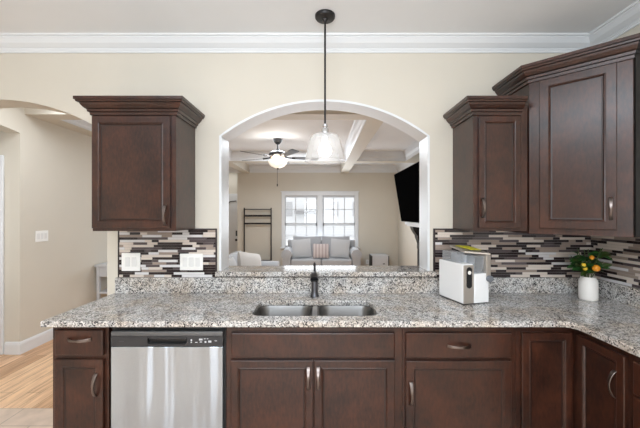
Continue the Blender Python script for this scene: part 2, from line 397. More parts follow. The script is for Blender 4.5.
# coffered ceiling of the living room
BZ = 2.55
for i, (x0, x1, y0, y1) in enumerate([(XL, XLR, 3.38, 3.58), (XL, XLR, 6.4, 6.6), (-2.03, -1.83, 3.58, 6.4), (0.535, 0.736, 3.58, 6.4), (XL, -2.97, 3.58, 6.4), (1.74, XLR, 3.58, 6.4),
                                      (-2.03, -1.83, 6.6, YF), (0.535, 0.736, 6.6, YF), (-2.03, -1.83, WY + WT, 3.38), (0.535, 0.736, WY + WT, 3.38)]):
    struct(MB().box(x0, x1, y0, y1, BZ, CZ).build('ceiling_beam' if i == 0 else 'ceiling_beam.%03d' % i, M['wall']))
kp = [(o_ * 0.9, z * 1.9 + CZ) for o_, z in cprof]
k = 4
for (x0, x1) in ((-2.97, -2.03), (-1.83, 0.535), (0.736, 1.74)):
    struct(MB().sweep([(x0, 3.58), (x1, 3.58), (x1, 6.4), (x0, 6.4)], kp, True, -1).build('trim_%d' % k, M['white'])); k += 1
struct(MB().sweep([(XL, 6.6), (XL, 8.2), (-2.15, 8.2), (XLR, 8.2), (XLR, 6.6)], kp).build('trim_%d' % k, M['white'])); k += 1

# far window: two double-hung sashes with grids
def window():
    y = YF
    root = thing('window_1', '', '', (0, y, 0)); del root['label']; del root['category']; struct(root)
    fr = MB()
    fr.box(-1.0, -0.905, -0.022, 0, 0.60, 2.0); fr.box(0.905, 1.0, -0.022, 0, 0.60, 2.0)
    fr.box(-1.0, 1.0, -0.024, 0, 1.965, 2.05); fr.box(-1.02, 1.02, -0.04, 0, 2.05, 2.072)
    fr.build('casing', M['white'], root, bevel=0.004)
    MB().box(-0.07, 0.07, -0.022, 0.10, 0.62, 1.99).build('mullion', M['white'], root, bevel=0.004)
    MB().box(-1.03, 1.03, -0.06, 0.02, 0.585, 0.62).build('sill', M['white'], root, bevel=0.004)
    for x0, x1 in ((-0.93, -0.07), (0.07, 0.93)):
        for z0, z1, dy in ((0.62, 1.21, 0.05), (1.21, 1.99, 0.085)):
            s = MB(); t = 0.035
            s.box(x0, x0 + t, dy, dy + 0.03, z0, z1); s.box(x1 - t, x1, dy, dy + 0.03, z0, z1)
            s.box(x0, x1, dy, dy + 0.03, z0, z0 + t); s.box(x0, x1, dy, dy + 0.03, z1 - t, z1)
            for q in (1, 2): xx = x0 + (x1 - x0) * q / 3; s.box(xx - 0.012, xx + 0.012, dy + 0.008, dy + 0.022, z0, z1)
            zz = (z0 + z1) / 2; s.box(x0, x1, dy + 0.008, dy + 0.022, zz - 0.012, zz + 0.012)
            so = s.build('sash', M['white'], root)
            MB().box(x0 + 0.02, x1 - 0.02, dy + 0.013, dy + 0.017, z0 + 0.02, z1 - 0.02).build('pane', M['glass'], so)
window()
for x0, x1, side in ((-0.905, -0.07, 'west'), (0.07, 0.905, 'east')):
    b = thing('window_blind', 'white slatted blind with open slats in the window half ' + ('toward the ceiling fan' if x0 < 0 else 'toward the television'), 'blind', ((x0 + x1) / 2, YF + 0.02, 1.98), 0, 'window blinds')
    hw = (x1 - x0) / 2 - 0.006
    MB().box(-hw, hw, -0.02, 0.02, -0.07, 0).build('headrail', M['greyfurn'], b)
    s = MB()
    for q in range(26): s.box(-hw, hw, -0.0175, 0.0175, -0.10 - q * 0.046, -0.0985 - q * 0.046)
    s.build('slats', M['blind'], b)
    MB().box(-hw, hw, -0.0175, 0.0175, -1.335, -1.315).build('bottom_rail', M['blind'], b)
# front door in the foyer
d = bpy.data.objects.new('door_1', None); COL.objects.link(d); d.location = (-2.75, 9.2, 0); struct(d)
MB().box(-0.36, 0.40, -0.035, 0.0, 0, 1.98).build('door_leaf', M['white'], d)
c = MB(); c.box(-0.45, -0.36, -0.03, 0, 0, 1.98); c.box(0.40, 0.49, -0.03, 0, 0, 1.98); c.box(-0.47, 0.51, -0.035, 0, 1.98, 2.07); c.build('door_casing', M['white'], d, bevel=0.004)
MB().box(0.30, 0.36, -0.055, -0.035, 0.84, 1.0).build('keypad', M['black'], d, bevel=0.01)
MB().lathe([(0.0, 0.0), (0.02, 0.0), (0.02, 0.03), (0.035, 0.04), (0.035, 0.07), (0.0, 0.08)], 16, (0.33, -0.035, 0.73), 'y').build('knob', M['black'], d, smooth=True)
MB().tube([(0.32, -0.045, 1.86), (0.14, -0.05, 1.84), (0.02, -0.05, 1.70)], 0.012).build('door_closer', M['iron'], d)

# ================================================================== outside
hs = thing('street_house', 'pale sided house across the street seen through the far window', 'house', (0, 24, 0))
MB().box(-6, 5.5, 0, 6, -0.4, 4.6).build('wall', M['siding'], hs)
mb = MB(); mb.add([(-6.5, -0.5, 4.5), (6, -0.5, 4.5), (6, 6.5, 4.5), (-6.5, 6.5, 4.5), (-6.5, 3, 7), (6, 3, 7)], [(0, 1, 5, 4), (2, 3, 4, 5), (0, 4, 3), (1, 2, 5), (0, 3, 2, 1)]); mb.build('roof', M['roofing'], hs)
for x in (-2.6, 0.9, 3.0): MB().box(x - 0.5, x + 0.5, -0.04, 0, 1.3, 2.4).build('window', M['siding2'], hs)
MB().box(-1.9, -0.2, -0.5, 0, 1.5, 1.75).build('porch_roof', M['roofing'], hs)
struct(MB().box(-14, 14, 9.5, 40, -0.5, -0.4).build('ground_outside', M['asph']))

# ================================================================== KITCHEN CABINETS
def door_mesh(w, h, t=0.02, fr=0.05):
    loops = [(0, 0), (0, t - 0.003), (0.003, t), (fr, t), (fr + 0.003, t - 0.002), (fr + 0.007, t - 0.001), (fr + 0.012, t - 0.008), (fr + 0.02, t - 0.009)]
    mb = MB(); v = []; f = []
    for ins, y in loops:
        a = w / 2 - ins; b = h / 2 - ins; v += [(-a, -y, -b), (a, -y, -b), (a, -y, b), (-a, -y, b)]
    for i in range(len(loops) - 1):
        for k in range(4): f.append((i * 4 + k, i * 4 + (k + 1) % 4, i * 4 + 4 + (k + 1) % 4, i * 4 + 4 + k))
    f.append((3, 2, 1, 0)); e = (len(loops) - 1) * 4; f.append((e, e + 1, e + 2, e + 3)); mb.add(v, f)
    for q in range(24, 28): mb.mi[q] = 1
    return mb
def slab_front(w, h, t=0.02):
    mb = MB(); v = []; f = []; loops = [(0, 0), (0, t - 0.005), (0.002, t - 0.002), (0.006, t)]
    for ins, y in loops:
        a = w / 2 - ins; b = h / 2 - ins; v += [(-a, -y, -b), (a, -y, -b), (a, -y, b), (-a, -y, b)]
    for i in range(len(loops) - 1):
        for k in range(4): f.append((i * 4 + k, i * 4 + (k + 1) % 4, i * 4 + 4 + (k + 1) % 4, i * 4 + 4 + k))
    f.append((3, 2, 1, 0)); e = (len(loops) - 1) * 4; f.append((e, e + 1, e + 2, e + 3)); return mb.add(v, f)
def pull(parent, x, z, vertical=True, L=0.125, t=0.02):
    """arched strap pull, broad at its feet, waisted in the middle"""
    mb = MB(); v = []; f = []; n = 14
    for i in range(n + 1):
        u = i / n; a = (u - 0.5) * L; out = 0.028 * (1 - (2 * u - 1) ** 2) ** 0.8 ; wd = 0.0085 - 0.0035 * math.sin(math.pi * u) + (0.0015 if u > 0.5 else 0); th = 0.0038
        for s_, q in ((-1, 0), (1, 0), (1, 1), (-1, 1)):
            y = -(t + out + (th if q else -0.002 if out < 0.002 else -th * 0.2))
            v.append((s_ * wd, y, a) if vertical else (a, y, s_ * wd))
    for i in range(n):
        for k in range(4): f.append((i * 4 + k, i * 4 + (k + 1) % 4, i * 4 + 4 + (k + 1) % 4, i * 4 + 4 + k))
    f += [(0, 1, 2, 3), tuple(n * 4 + k for k in range(4))]
    mb.add(v, f); return mb.build('handle', M['pull'], parent, (x, 0, z), bevel=0.0015, smooth=60)
def front(root, name, x0, x1, z0, z1, y, rz=0, centre=None, flat=False, fr=0.036, handle=None):
    """a door or drawer front; x0..x1 in world (or along the face when centre is given)"""
    w = x1 - x0; h = z1 - z0; r = root.location
    cx, cy = centre if centre else ((x0 + x1) / 2, y)
    mb = slab_front(w, h) if flat else door_mesh(w, h, fr=fr)
    o = mb.build(name, None, root, (cx - r.x, cy - r.y, (z0 + z1) / 2 - r.z), rz, mats=[M['wood'], M['glaze_shade']])
    if handle:
        hx, hz, vert = handle; pull(o, hx, hz, vert)
    return o
def wbox(root, *b): r = root.location; return (b[0] - r.x, b[1] - r.x, b[2] - r.y, b[3] - r.y, b[4] - r.z, b[5] - r.z)
WB = WY - 0.003; XB = XR - 0.003
FY = 1.705; CT = 0.882      # face frame plane, underside of the granite
def base_body(root, x0, x1, toe=True):
    mb = MB(); mb.box(*wbox(root, x0, x1, FY, WB, 0.10, CT)); mb.box(*wbox(root, x0, x1, FY + 0.07, WB, 0, 0.10))
    return mb.build('body', M['wood'], root)
# narrow end cabinet
t = thing('base_cabinet', 'narrow dark wood base cabinet at the open end of the counter, beside the dishwasher', 'cabinet', (-1.293, FY, 0), 0)
base_body(t, -1.445, -1.142)
front(t, 'drawer', -1.422, -1.163, 0.722, 0.857, FY, flat=True, handle=(0.008, 0.02, False))
front(t, 'door', -1.422, -1.163, 0.12, 0.700, FY, handle=(0.095, 0.155, True))
# sink cabinet
t = thing('sink_cabinet', 'wide two-door dark wood base cabinet under the sink', 'cabinet', (-0.03, FY, 0), 0)
mb = MB(); mb.box(*wbox(t, -0.507, 0.444, FY, WB, 0.10, 0.66)); mb.box(*wbox(t, -0.507, 0.444, FY + 0.07, WB, 0, 0.10))
for q in ((-0.507, 0.444, FY, FY + 0.02, 0.66, CT), (-0.507, -0.487, FY + 0.02, WB, 0.66, CT), (0.424, 0.444, FY + 0.02, WB, 0.66, CT), (-0.487, 0.424, WB - 0.02, WB, 0.66, CT)): mb.box(*wbox(t, *q))
mb.build('body', M['wood'], t)
front(t, 'false_drawer_front', -0.476, 0.401, 0.708, 0.843, FY, flat=True)
front(t, 'door', -0.478, -0.036, 0.12, 0.695, FY, handle=(0.195, 0.195, True))
front(t, 'door', -0.031, 0.401, 0.12, 0.695, FY, handle=(-0.195, 0.195, True))
# drawer cabinet
t = thing('base_cabinet', 'dark wood base cabinet with one drawer over one door, under the ice maker', 'cabinet', (0.745, FY, 0), 0)
base_body(t, 0.446, 1.055)
front(t, 'drawer', 0.460, 1.027, 0.708, 0.843, FY, flat=True, handle=(-0.0, 0.0, False))
front(t, 'door', 0.460, 1.027, 0.12, 0.692, FY, handle=(-0.258, 0.115, True))
# corner base cabinet
FXR = 1.377
t = thing('corner_base_cabinet', 'dark wood corner base cabinet with two doors meeting in the inside angle of the counter', 'cabinet', (1.5, 1.9, 0))
r = t.location
pl = [(1.057, FY), (FXR, FY), (FXR, 1.392), (XB, 1.392), (XB, WB), (1.057, WB)]
MB().prism([(x - r.x, y - r.y) for x, y in pl], 0.10, CT).build('body', M['wood'], t)
pk = [(1.057, FY + 0.07), (FXR + 0.07, FY + 0.07), (FXR + 0.07, 1.392), (XB, 1.392), (XB, WB), (1.057, WB)]
MB().prism([(x - r.x, y - r.y) for x, y in pk], 0, 0.10).build('plinth', M['dark_wood'], t)
front(t, 'door', 1.083, 1.352, 0.12, 0.843, FY, fr=0.036)
front(t, 'door', 0, 0.262, 0.12, 0.843, 0, R(-90), (FXR, 1.537), fr=0.036, handle=(0.088, 0.215, True))
# drawer stack along the right wall
t = thing('drawer_cabinet', 'dark wood drawer base cabinet cut off beside the corner door', 'cabinet', (1.6, 1.15, 0))
MB().box(*wbox(t, FXR, XB, 0.90, 1.390, 0.10, CT)).box(*wbox(t, FXR + 0.07, XB, 0.90, 1.390, 0, 0.10)).build('body', M['wood'], t)
for z0, z1 in ((0.70, 0.843), (0.41, 0.69), (0.12, 0.40)):
    front(t, 'drawer', 0, 0.445, z0, z1, 0, R(-90), (FXR, 1.146), flat=True, handle=(0, 0.0, False))

# wall cabinets
crp = [(0.0, 0.0), (0.010, 0.0), (0.012, 0.016), (0.021, 0.019), (0.023, 0.033), (0.032, 0.038), (0.046, 0.055), (0.050, 0.066), (0.061, 0.068), (0.064, 0.077), (0.070, 0.080), (0.070, 0.098), (0.0, 0.098)]
def crown(root, path, z, side=1):
    r = root.location
    mb = MB().sweep([(x - r.x, y - r.y) for x, y in path], [(a, b + z - r.z) for a, b in crp], False, side)
    for q in range(len(mb.mi) - 2):
        if q % len(crp) in (2, 4, 7, 9): mb.mi[q] = 1
    return mb.build('crown_molding', None, root, mats=[M['wood'], M['glaze_shade']])
UY = 1.975; UZ0 = 1.373; UZ1 = 2.16
t = thing('wall_cabinet', 'single-door dark wood wall cabinet hung alone beside the walk-through arch', 'cabinet', (-1.163, UY, UZ0))
MB().box(*wbox(t, -1.425, -0.902, UY, WB, UZ0, UZ1)).build('body', M['wood'], t)
front(t, 'door', -1.419, -0.932, 1.392, 2.09, UY, fr=0.041, handle=(0.217, -0.268, True))
crown(t, [(-1.425, WB), (-1.425, UY), (-0.902, UY), (-0.902, WB)], 2.098)
t = thing('wall_cabinet', 'small narrow dark wood wall cabinet above the ice maker, lower than its neighbour', 'cabinet', (1.14, UY, UZ0))
MB().box(*wbox(t, 0.960, 1.300, UY, WB, UZ0, UZ1)).build('body', M['wood'], t)
front(t, 'door', 0.988, 1.245, 1.392, 2.088, UY, fr=0.031, handle=(-0.108, -0.222, True))
crown(t, [(0.960, WB), (0.960, UY), (1.258, UY)], 2.098)
# diagonal corner wall cabinet
CZ0, CZ1 = 1.357, 2.36
t = thing('corner_wall_cabinet', 'tall diagonal dark wood corner wall cabinet above the potted plant', 'cabinet', (1.64, 1.97, CZ0))
r = t.location
A = (1.313, 1.978); B = (1.652, 1.662)
pl = [(1.313, WB), A, B, (XB, 1.662), (XB, WB)]
MB().prism([(x - r.x, y - r.y) for x, y in pl], 0, CZ1 - CZ0).build('body', M['wood'], t)
ang = math.atan2(B[1] - A[1], B[0] - A[0]); L = math.dist(A, B)
ex = Vector((math.cos(ang), math.sin(ang)))
c = Vector(A) + ex * (L * 0.494)
front(t, 'door', 0, 0.345, 1.393, 2.295, 0, ang, (c.x, c.y), fr=0.043, handle=(0.149, -0.335, True))
cr = crown(t, [(1.313, WB), A, B, (XB, 1.662)], 2.300)
cr.data.materials.append(M['dark_wood'])  # shade painted in: the crown return is blackened like the cabinet side below
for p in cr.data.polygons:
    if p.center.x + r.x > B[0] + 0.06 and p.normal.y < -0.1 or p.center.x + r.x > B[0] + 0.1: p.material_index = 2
e = MB(); e.box(*wbox(t, 1.655, XB, 1.650, 1.662, CZ0, 2.40)); e.build('end_shade_sheet', M['dark_wood'], t)  # dark sheet that puts the shade of the cabinet side into colour

# ================================================================== COUNTERTOP
CTZ = 0.914
ct = thing('countertop', 'long speckled granite counter turning the corner, with a sink cut-out', 'countertop', (0, 1.95, CTZ))
EX = 1.328; EY = 1.66
outl = [(-1.475, WB), (-1.475, EY)] + [(EX - 0.05, EY)] + arc(EX - 0.05, EY - 0.05, 0.05, 90, 0, 6)[1:] + [(EX, 0.9), (XB, 0.9), (XB, WB)]
SX0, SX1, SY0, SY1 = -0.388, 0.326, 1.752, 2.055
hole = rrect(SX0, SX1, SY0, SY1, 0.055)
me = slab([(x, y - 1.95) for x, y in outl], [[(x, y - 1.95) for x, y in hole]], CTZ - CT)
put('top', me, M['granite'], ct, (0, 0, (CT - CTZ) / 2), bevel=0.004)
s = MB()
s.box(-1.466, -0.741, 0.30, 0.327, 0, 0.110); s.box(-0.741, 0.812, 0.30, 0.327, 0, 0.113); s.box(0.812, XB, 0.30, 0.327, 0, 0.110)
s.box(XB - 0.03, XB, 0.9 - 1.95, 0.30, 0, 0.110)
s.build('upstand', M['granite'], ct, bevel=0.002)
MB().box(-0.741, 0.812, 0.312, 0.327, 0.1135, 0.1225).build('ledge_shadow_strip', M['edge'], ct)  # added dark strip, its colour stands in for the shadow under the ledge
lg = [(-0.742, 2.226), (0.826, 2.226), (0.826, WY - 0.001), (PX1 - 0.001, WY - 0.001), (PX1 - 0.001, 2.50), (PX0 + 0.001, 2.50), (PX0 + 0.001, WY - 0.001), (-0.742, WY - 0.001)]
o = MB().prism([(x, y - 2.4) for x, y in lg], 0, 0.033).build('bar_ledge', M['granite'], None, (0, 2.4, LZ), bevel=0.003)
tag(o, 'raised granite ledge spanning the bottom of the arched pass-through', 'ledge')

# ================================================================== SINK, FAUCET, DISHWASHER
sk = thing('kitchen_sink', 'double-bowl stainless steel sink set under the granite', 'sink', (-0.03, 1.9, 0.70))
def bowl(x0, x1):
    mb = MB(); v = []; f = []; rings = []
    for z, ins in ((0.180, -0.012), (0.180, 0.004), (0.165, 0.010), (0.03, 0.022), (0.008, 0.04), (0.0, 0.07)):
        rings.append([(x, y, z) for x, y in rrect(x0 + ins, x1 - ins, SY0 - 1.9 - 0.008 + ins, SY1 - 1.9 + 0.008 - ins, 0.07)])
    n = len(rings[0])
    for rg in rings: v += rg
    for i in range(len(rings) - 1):
        for k in range(n): f.append((i * n + k, i * n + (k + 1) % n, (i + 1) * n + (k + 1) % n, (i + 1) * n + k))
    f.append(tuple(range((len(rings) - 1) * n, len(rings) * n)))
    b = mb.add(v, f).build('bowl', M['sinksteel'], sk, smooth=True)
    sol = b.modifiers.new('gauge', 'SOLIDIFY'); sol.thickness = 0.002
    MB().lathe([(0.0, 0.0), (0.045, 0.0), (0.045, 0.004), (0.03, 0.003), (0.0, 0.002)], 20, ((x0 + x1) / 2, 0.03, 0.001)).build('drain', M['chrome'], b, smooth=True)
bowl(SX0 + 0.03 - 0.006, -0.017 + 0.0); bowl(0.017, SX1 + 0.03 + 0.006)
MB().box(-0.016, 0.014, SY0 - 1.9 - 0.002, SY1 - 1.9 + 0.004, 0.120, 0.1812).build('divider', M['divsteel'], sk, bevel=0.004)
fc = thing('kitchen_faucet', 'dark gunmetal pull-out faucet standing behind the sink', 'faucet', (-0.037, 2.165, CTZ + 0.001))
MB().lathe([(0.0, 0), (0.031, 0), (0.031, 0.006), (0.026, 0.012), (0.0235, 0.03), (0.0225, 0.10), (0.021, 0.112), (0.0, 0.115)], 24).build('base', M['gun'], fc, smooth=True)
sp = MB().tube([(0, 0.01, 0.085), (0, -0.01, 0.125), (0, -0.05, 0.155), (0, -0.09, 0.165), (0, -0.12, 0.158), (0, -0.14, 0.142)], [0.021, 0.022, 0.022, 0.022, 0.025, 0.027], 18).build('spout', M['gun'], fc, smooth=True)
MB().lathe([(0.0, 0.0), (0.022, 0.0), (0.021, 0.004), (0.0, 0.005)], 18, (0, -0.142, 0.134)).build('nozzle', M['black'], sp, smooth=True)
MB().tube([(0, 0.008, 0.10), (0, 0.012, 0.15), (0, 0.006, 0.185), (0, -0.012, 0.222), (0, -0.02, 0.232)], [0.016, 0.011, 0.0075, 0.009, 0.006], 14).build('lever', M['gun'], fc, smooth=True)

DX0, DX1 = -1.114, -0.519
dw = thing('dishwasher', 'stainless steel dishwasher with a black control strip', 'dishwasher', (-0.8165, FY, 0))
hw = (DX1 - DX0) / 2
MB().box(-0.307, 0.307, 0.0, 0.55, 0.10, 0.868).box(-0.307, 0.307, 0.05, 0.55, 0.0, 0.10).build('tub', M['black'], dw)
dd = MB(); n = 24
MB().box(-hw, hw, -0.028, 0.0, 0.11, 0.773).build('door', M['steel'], dw, bevel=0.004)
p = me = slab([(-hw, 0.775), (hw, 0.775), (hw, 0.829), (-hw, 0.829)], [rrect(-0.103, 0.108, 0.786, 0.824, 0.012)], 0.028)
cpn = put('control_panel', me, M['dwpanel'], dw, (0, -0.014, 0)); cpn.rotation_euler = (R(90), 0, 0)
MB().box(-0.108, 0.112, -0.006, 0.0, 0.782, 0.827).build('handle_pocket', M['black'], dw)
MB().box(-0.098, 0.103, -0.026, -0.014, 0.812, 0.823).build('handle_lip', M['dwpanel'], dw, bevel=0.003)
MB().box(-hw, hw, -0.028, 0.0, 0.830, 0.854).build('top_lip', M['dwstrip'], dw, bevel=0.003)
for x, z, w_, h_ in ((0.132, 0.808, 0.007, 0.010), (0.132, 0.797, 0.007, 0.004), (0.158, 0.797, 0.012, 0.003), (0.182, 0.812, 0.018, 0.009), (0.203, 0.816, 0.010, 0.003), (0.218, 0.816, 0.008, 0.003),
                     (0.183, 0.799, 0.012, 0.004), (0.207, 0.799, 0.009, 0.009), (0.230, 0.801, 0.016, 0.010), (0.262, 0.805, 0.012, 0.003)):
    MB().box(x - w_ / 2, x + w_ / 2, -0.0295, -0.027, z - h_ / 2, z + h_ / 2).build('button', M['mark'], dw)
MB().box(-0.252, -0.228, -0.0290, -0.027, 0.800, 0.804).build('emblem', M['gun'], dw)

# ================================================================== MOSAIC TILE
TILES = ['t_dark', 't_char', 't_taupe', 't_light', 't_white']
def mosaic(seed, w, h, wts, skip=()):
    rnd = random.Random(seed); mb = MB(); rows = 19; rh = h / rows
    mb.cur = 5; mb.box(0, w, -0.006, 0, 0, h)
    for q in range(rows):
        x = -rnd.random() * 0.1; last = -1
        while x < w:
            L = rnd.choice((0.05, 0.075, 0.10, 0.14, 0.18, 0.22))
            c = rnd.choices(range(5), wts)[0]
            if c == last: c = rnd.choices(range(5), wts)[0]
            last = c; a, b = max(0, x), min(w, x + L) - 0.0015
            if b - a > 0.006: mb.cur = c; mb.box(a, b, -0.009 - rnd.random() * 0.001, -0.005, q * rh + 0.0008, (q + 1) * rh - 0.0008)
            x += L
    return mb
MATS = [M[k] for k in TILES] + [M['grout']]
TZ0, TZ1 = 1.0245, 1.366
def edging(root, segs):
    for i, b in enumerate(segs): MB().box(*b).build('edge_strip', M['edge'], root)
t = thing('tile_backsplash', 'strip mosaic tile panel behind the two switch plates', 'backsplash', (-1.447, WY, TZ0))
mosaic(4, 0.694, TZ1 - TZ0, (5, 3, 2, 4, 3)).build('tiles', None, t, mats=MATS)
edging(t, [(-0.009, 0.0, -0.012, 0, 0, TZ1 - TZ0 + 0.009), (0.694, 0.703, -0.012, 0, 0, TZ1 - TZ0 + 0.009), (0, 0.694, -0.012, 0, TZ1 - TZ0, TZ1 - TZ0 + 0.009)])
t = thing('tile_backsplash', 'long strip mosaic tile panel behind the ice maker', 'backsplash', (0.830, WY, TZ0))
mosaic(9, XR - 0.83, TZ1 - TZ0, (8.5, 3, 4.2, 5, 0.7)).build('tiles', None, t, mats=MATS)
edging(t, [(-0.012, 0.0, -0.012, 0, 0, TZ1 - TZ0 + 0.009), (0, XR - 0.83, -0.012, 0, TZ1 - TZ0, TZ1 - TZ0 + 0.009)])
t = thing('tile_backsplash', 'strip mosaic tile panel running along the side wall past the potted plant', 'backsplash', (XR, WY - 0.011, TZ0), R(-90))
mosaic(15, WY - 0.9, TZ1 - TZ0, (8.5, 3, 4.2, 5, 0.7)).build('tiles', None, t, mats=MATS)

# ================================================================== SWITCH PLATES
def plate(name, label, cat, loc, rz, w, h, gangs, kind):
    t = thing(name, label, cat, loc, rz, None)
    MB().box(-w / 2, w / 2, -0.006, 0, -h / 2, h / 2).build('cover_plate', M['plate'], t, bevel=0.003)
    for g in range(gangs):
        x = (g - (gangs - 1) / 2) * 0.046
        MB().box(x - 0.0165, x + 0.0165, -0.0085, -0.005, -0.033, 0.033).build(kind, M['platein'], t, bevel=0.0015)
plate('switch_plate', 'square white two-gang plate on the mosaic tile nearer the walk-through arch', 'switch', (-1.360, WY - 0.010, 1.135), 0, 0.135, 0.130, 2, 'rocker')
plate('switch_plate', 'wide white three-gang plate on the mosaic tile nearer the sink', 'switch', (-0.925, WY - 0.010, 1.135), 0, 0.166, 0.120, 3, 'rocker')
plate('light_switch', 'white three-gang light switch plate on the beige hall wall', 'switch', (XL, 3.587, 1.228), R(90), 0.166, 0.125, 3, 'rocker')
plate('wall_outlet', 'white outlet plate low on the far beige wall beside the grey cabinet', 'outlet', (1.235, YF, 0.235), 0, 0.075, 0.115, 1, 'socket')

# ================================================================== PENDANT LAMP
pd = thing('pendant_lamp', 'clear glass pendant lamp on a dark rod above the sink', 'pendant lamp', (0.032, 2.0, CZ))
MB().lathe([(0.0, 0.0), (0.064, 0.0), (0.064, -0.012), (0.058, -0.02), (0.02, -0.026), (0.012, -0.04), (0.0, -0.041)], 32).build('canopy', M['iron'], pd, smooth=True)
MB().tube([(0, 0, -0.03), (0, 0, -0.70)], 0.0065, 12).build('rod', M['iron'], pd, smooth=True)
MB().lathe([(0.0, -0.69), (0.014, -0.69), (0.016, -0.705), (0.011, -0.71), (0.022, -0.722), (0.024, -0.745), (0.017, -0.752), (0.03, -0.758), (0.03, -0.775), (0.0, -0.776)], 24).build('socket_cap', M['chrome'], pd, smooth=True)
sh = MB().lathe([(0.028, -0.758), (0.070, -0.762), (0.086, -0.772), (0.095, -0.790), (0.112, -0.860), (0.126, -0.920), (0.1275, -0.927)], 40)
sh.f = sh.f[:-2]; sh.mi = sh.mi[:-2]
o = sh.build('glass_shade', M['shade'], pd, smooth=True); o.modifiers.new('gauge', 'SOLIDIFY').thickness = 0.003
MB().lathe([(0.0, -0.772), (0.016, -0.776), (0.016, -0.80), (0.026, -0.815), (0.040, -0.840), (0.043, -0.858), (0.040, -0.876), (0.026, -0.895), (0.0, -0.901)], 24).build('bulb', M['bulb'], pd, smooth=True)
# ================================================================== CEILING FAN
fn = thing('ceiling_fan', 'dark five-blade ceiling fan with a glowing bowl light', 'fan', (-0.71, 5.3, CZ))
MB().lathe([(0.0, 0), (0.075, 0), (0.075, -0.03), (0.055, -0.06), (0.03, -0.085), (0.0, -0.086)], 28).build('canopy', M['iron'], fn, smooth=True)
MB().tube([(0, 0, -0.07), (0, 0, -0.20)], 0.014, 12).build('downrod', M['iron'], fn, smooth=True)
MB().lathe([(0.0, -0.17), (0.03, -0.17), (0.035, -0.19), (0.09, -0.205), (0.14, -0.235), (0.15, -0.265), (0.145, -0.28), (0.0, -0.282)], 32).build('motor_housing', M['iron'], fn, smooth=True)
MB().lathe([(0.0, -0.28), (0.10, -0.28), (0.12, -0.31), (0.11, -0.345), (0.06, -0.365), (0.0, -0.366)], 24).build('light_fitter', M['amber'], fn, smooth=True)
bw = MB().lathe([(0.0, -0.365), (0.155, -0.365), (0.16, -0.375), (0.145, -0.415), (0.105, -0.458), (0.04, -0.485), (0.0, -0.49)], 32).build('bowl_light', M['bowl'], fn, smooth=True)
MB().lathe([(0.0, -0.485), (0.014, -0.487), (0.012, -0.51), (0.0, -0.515)], 14).build('finial', M['iron'], bw, smooth=True)
for k, a in enumerate((228, 156, 84, 12, 300)):
    ca = R(a); mb = MB()
    pts = []; nb = 10
    def bl(x0=0.24, x1=0.70):
        o_ = []
        for i in range(nb + 1):
            u = i / nb; o_.append((x0 + (x1 - x0) * u, -(0.045 + 0.022 * u) * (1 if u < 0.93 else 0.85)))
        return o_ + [(x, -y) for x, y in o_[::-1]]
    v = []; pl = bl(); n = len(pl); tl = math.tan(R(-12))
    for z in (0.0, 0.008):
        for x, y in pl: v.append((x, y, z + y * tl))
    mb.add(v, [tuple(range(n))[::-1], tuple(range(n, 2 * n))] + [(i, (i + 1) % n, (i + 1) % n + n, i + n) for i in range(n)])
    b = mb.build('blade', M['blade'], fn, (0, 0, -0.315), ca)
    MB().tube([(0.10, 0, 0.035), (0.17, 0, 0.01), (0.29, 0, 0.004)], [0.018, 0.014, 0.018], 8).build('blade_arm', M['iron'], b, smooth=True)
ch = MB().tube([(0.0, -0.06, -0.38), (0.0, -0.06, -0.76)], 0.003, 6); ch.tube([(0.0, -0.06, -0.76), (0, -0.06, -0.80)], 0.009, 8)
ch.build('pull_chain', M['iron'], fn)
pl = bpy.data.lights.new('fan_bulb', 'POINT'); pl.energy = 9; pl.shadow_soft_size = 0.05; pl.color = (1, 0.97, 0.92)
po = bpy.data.objects.new('fan_bulb', pl); COL.objects.link(po); po.location = (0.0, -0.19, -0.35); po.parent = fn

# ================================================================== COUNTER OBJECTS
im = thing('ice_maker', 'white and silver countertop ice maker with a black oval control panel', 'ice maker', (0.975, 1.972, CTZ + 0.001), R(15))
x0, xm, x1, D = -0.090, -0.012, 0.110, 0.245
MB().box(x0, xm - 0.001, 0.006, D, 0.006, 0.252).build('housing', M['wplastic'], im, bevel=0.006)
MB().box(x0 + 0.002, xm - 0.001, 0.0, 0.006, 0.006, 0.246).build('front_panel', M['silver'], im, bevel=0.003)
MB().box(x0 + 0.004, x1 - 0.014, 0.008, D - 0.005, 0.0, 0.006).build('foot_base', M['gun'], im)
pm = slab(rrect(-0.019, 0.019, -0.066, 0.066, 0.0188, 8), [], 0.003)
pn = put('control_panel', pm, M['black'], im, (-0.049, -0.0015, 0.168)); pn.rotation_euler = (R(90), 0, 0)
MB().lathe([(0.0, 0.0), (0.012, 0.0), (0.012, 0.002), (0.0, 0.0025)], 20, (-0.049, -0.003, 0.200), 'y').build('button', M['plate'], im, smooth=True)
MB().box(xm, x1 - 0.012, -0.002, D, 0.006, 0.190).build('water_base', M['wplastic'], im, bevel=0.005)
MB().box(xm + 0.012, x1 - 0.036, 0.012, 0.085, 0.191, 0.298).build('water_tank', M['tank'], im, bevel=0.004)
MB().box(x0 + 0.004, xm - 0.012, 0.07, D - 0.03, 0.252, 0.318).build('ice_bin', M['tank'], im, bevel=0.004)
MB().box(xm - 0.008, x1 - 0.038, 0.090, D - 0.035, 0.191, 0.300).build('ice_basket', M['smoke'], im, bevel=0.004)
def plank8(name, m, P, th, bv):
    mb = MB(); mb.add(P + [(a, b, c + th) for a, b, c in P], [(0, 3, 2, 1), (4, 5, 6, 7), (0, 1, 5, 4), (1, 2, 6, 5), (2, 3, 7, 6), (3, 0, 4, 7)]); mb.build(name, m, im, bevel=bv)
plank8('lid', M['silver'], [(xm - 0.02, 0.06, 0.314), (x1, -0.004, 0.304), (x1, D - 0.02, 0.330), (x0 + 0.07, D - 0.02, 0.338)], 0.012, 0.003)
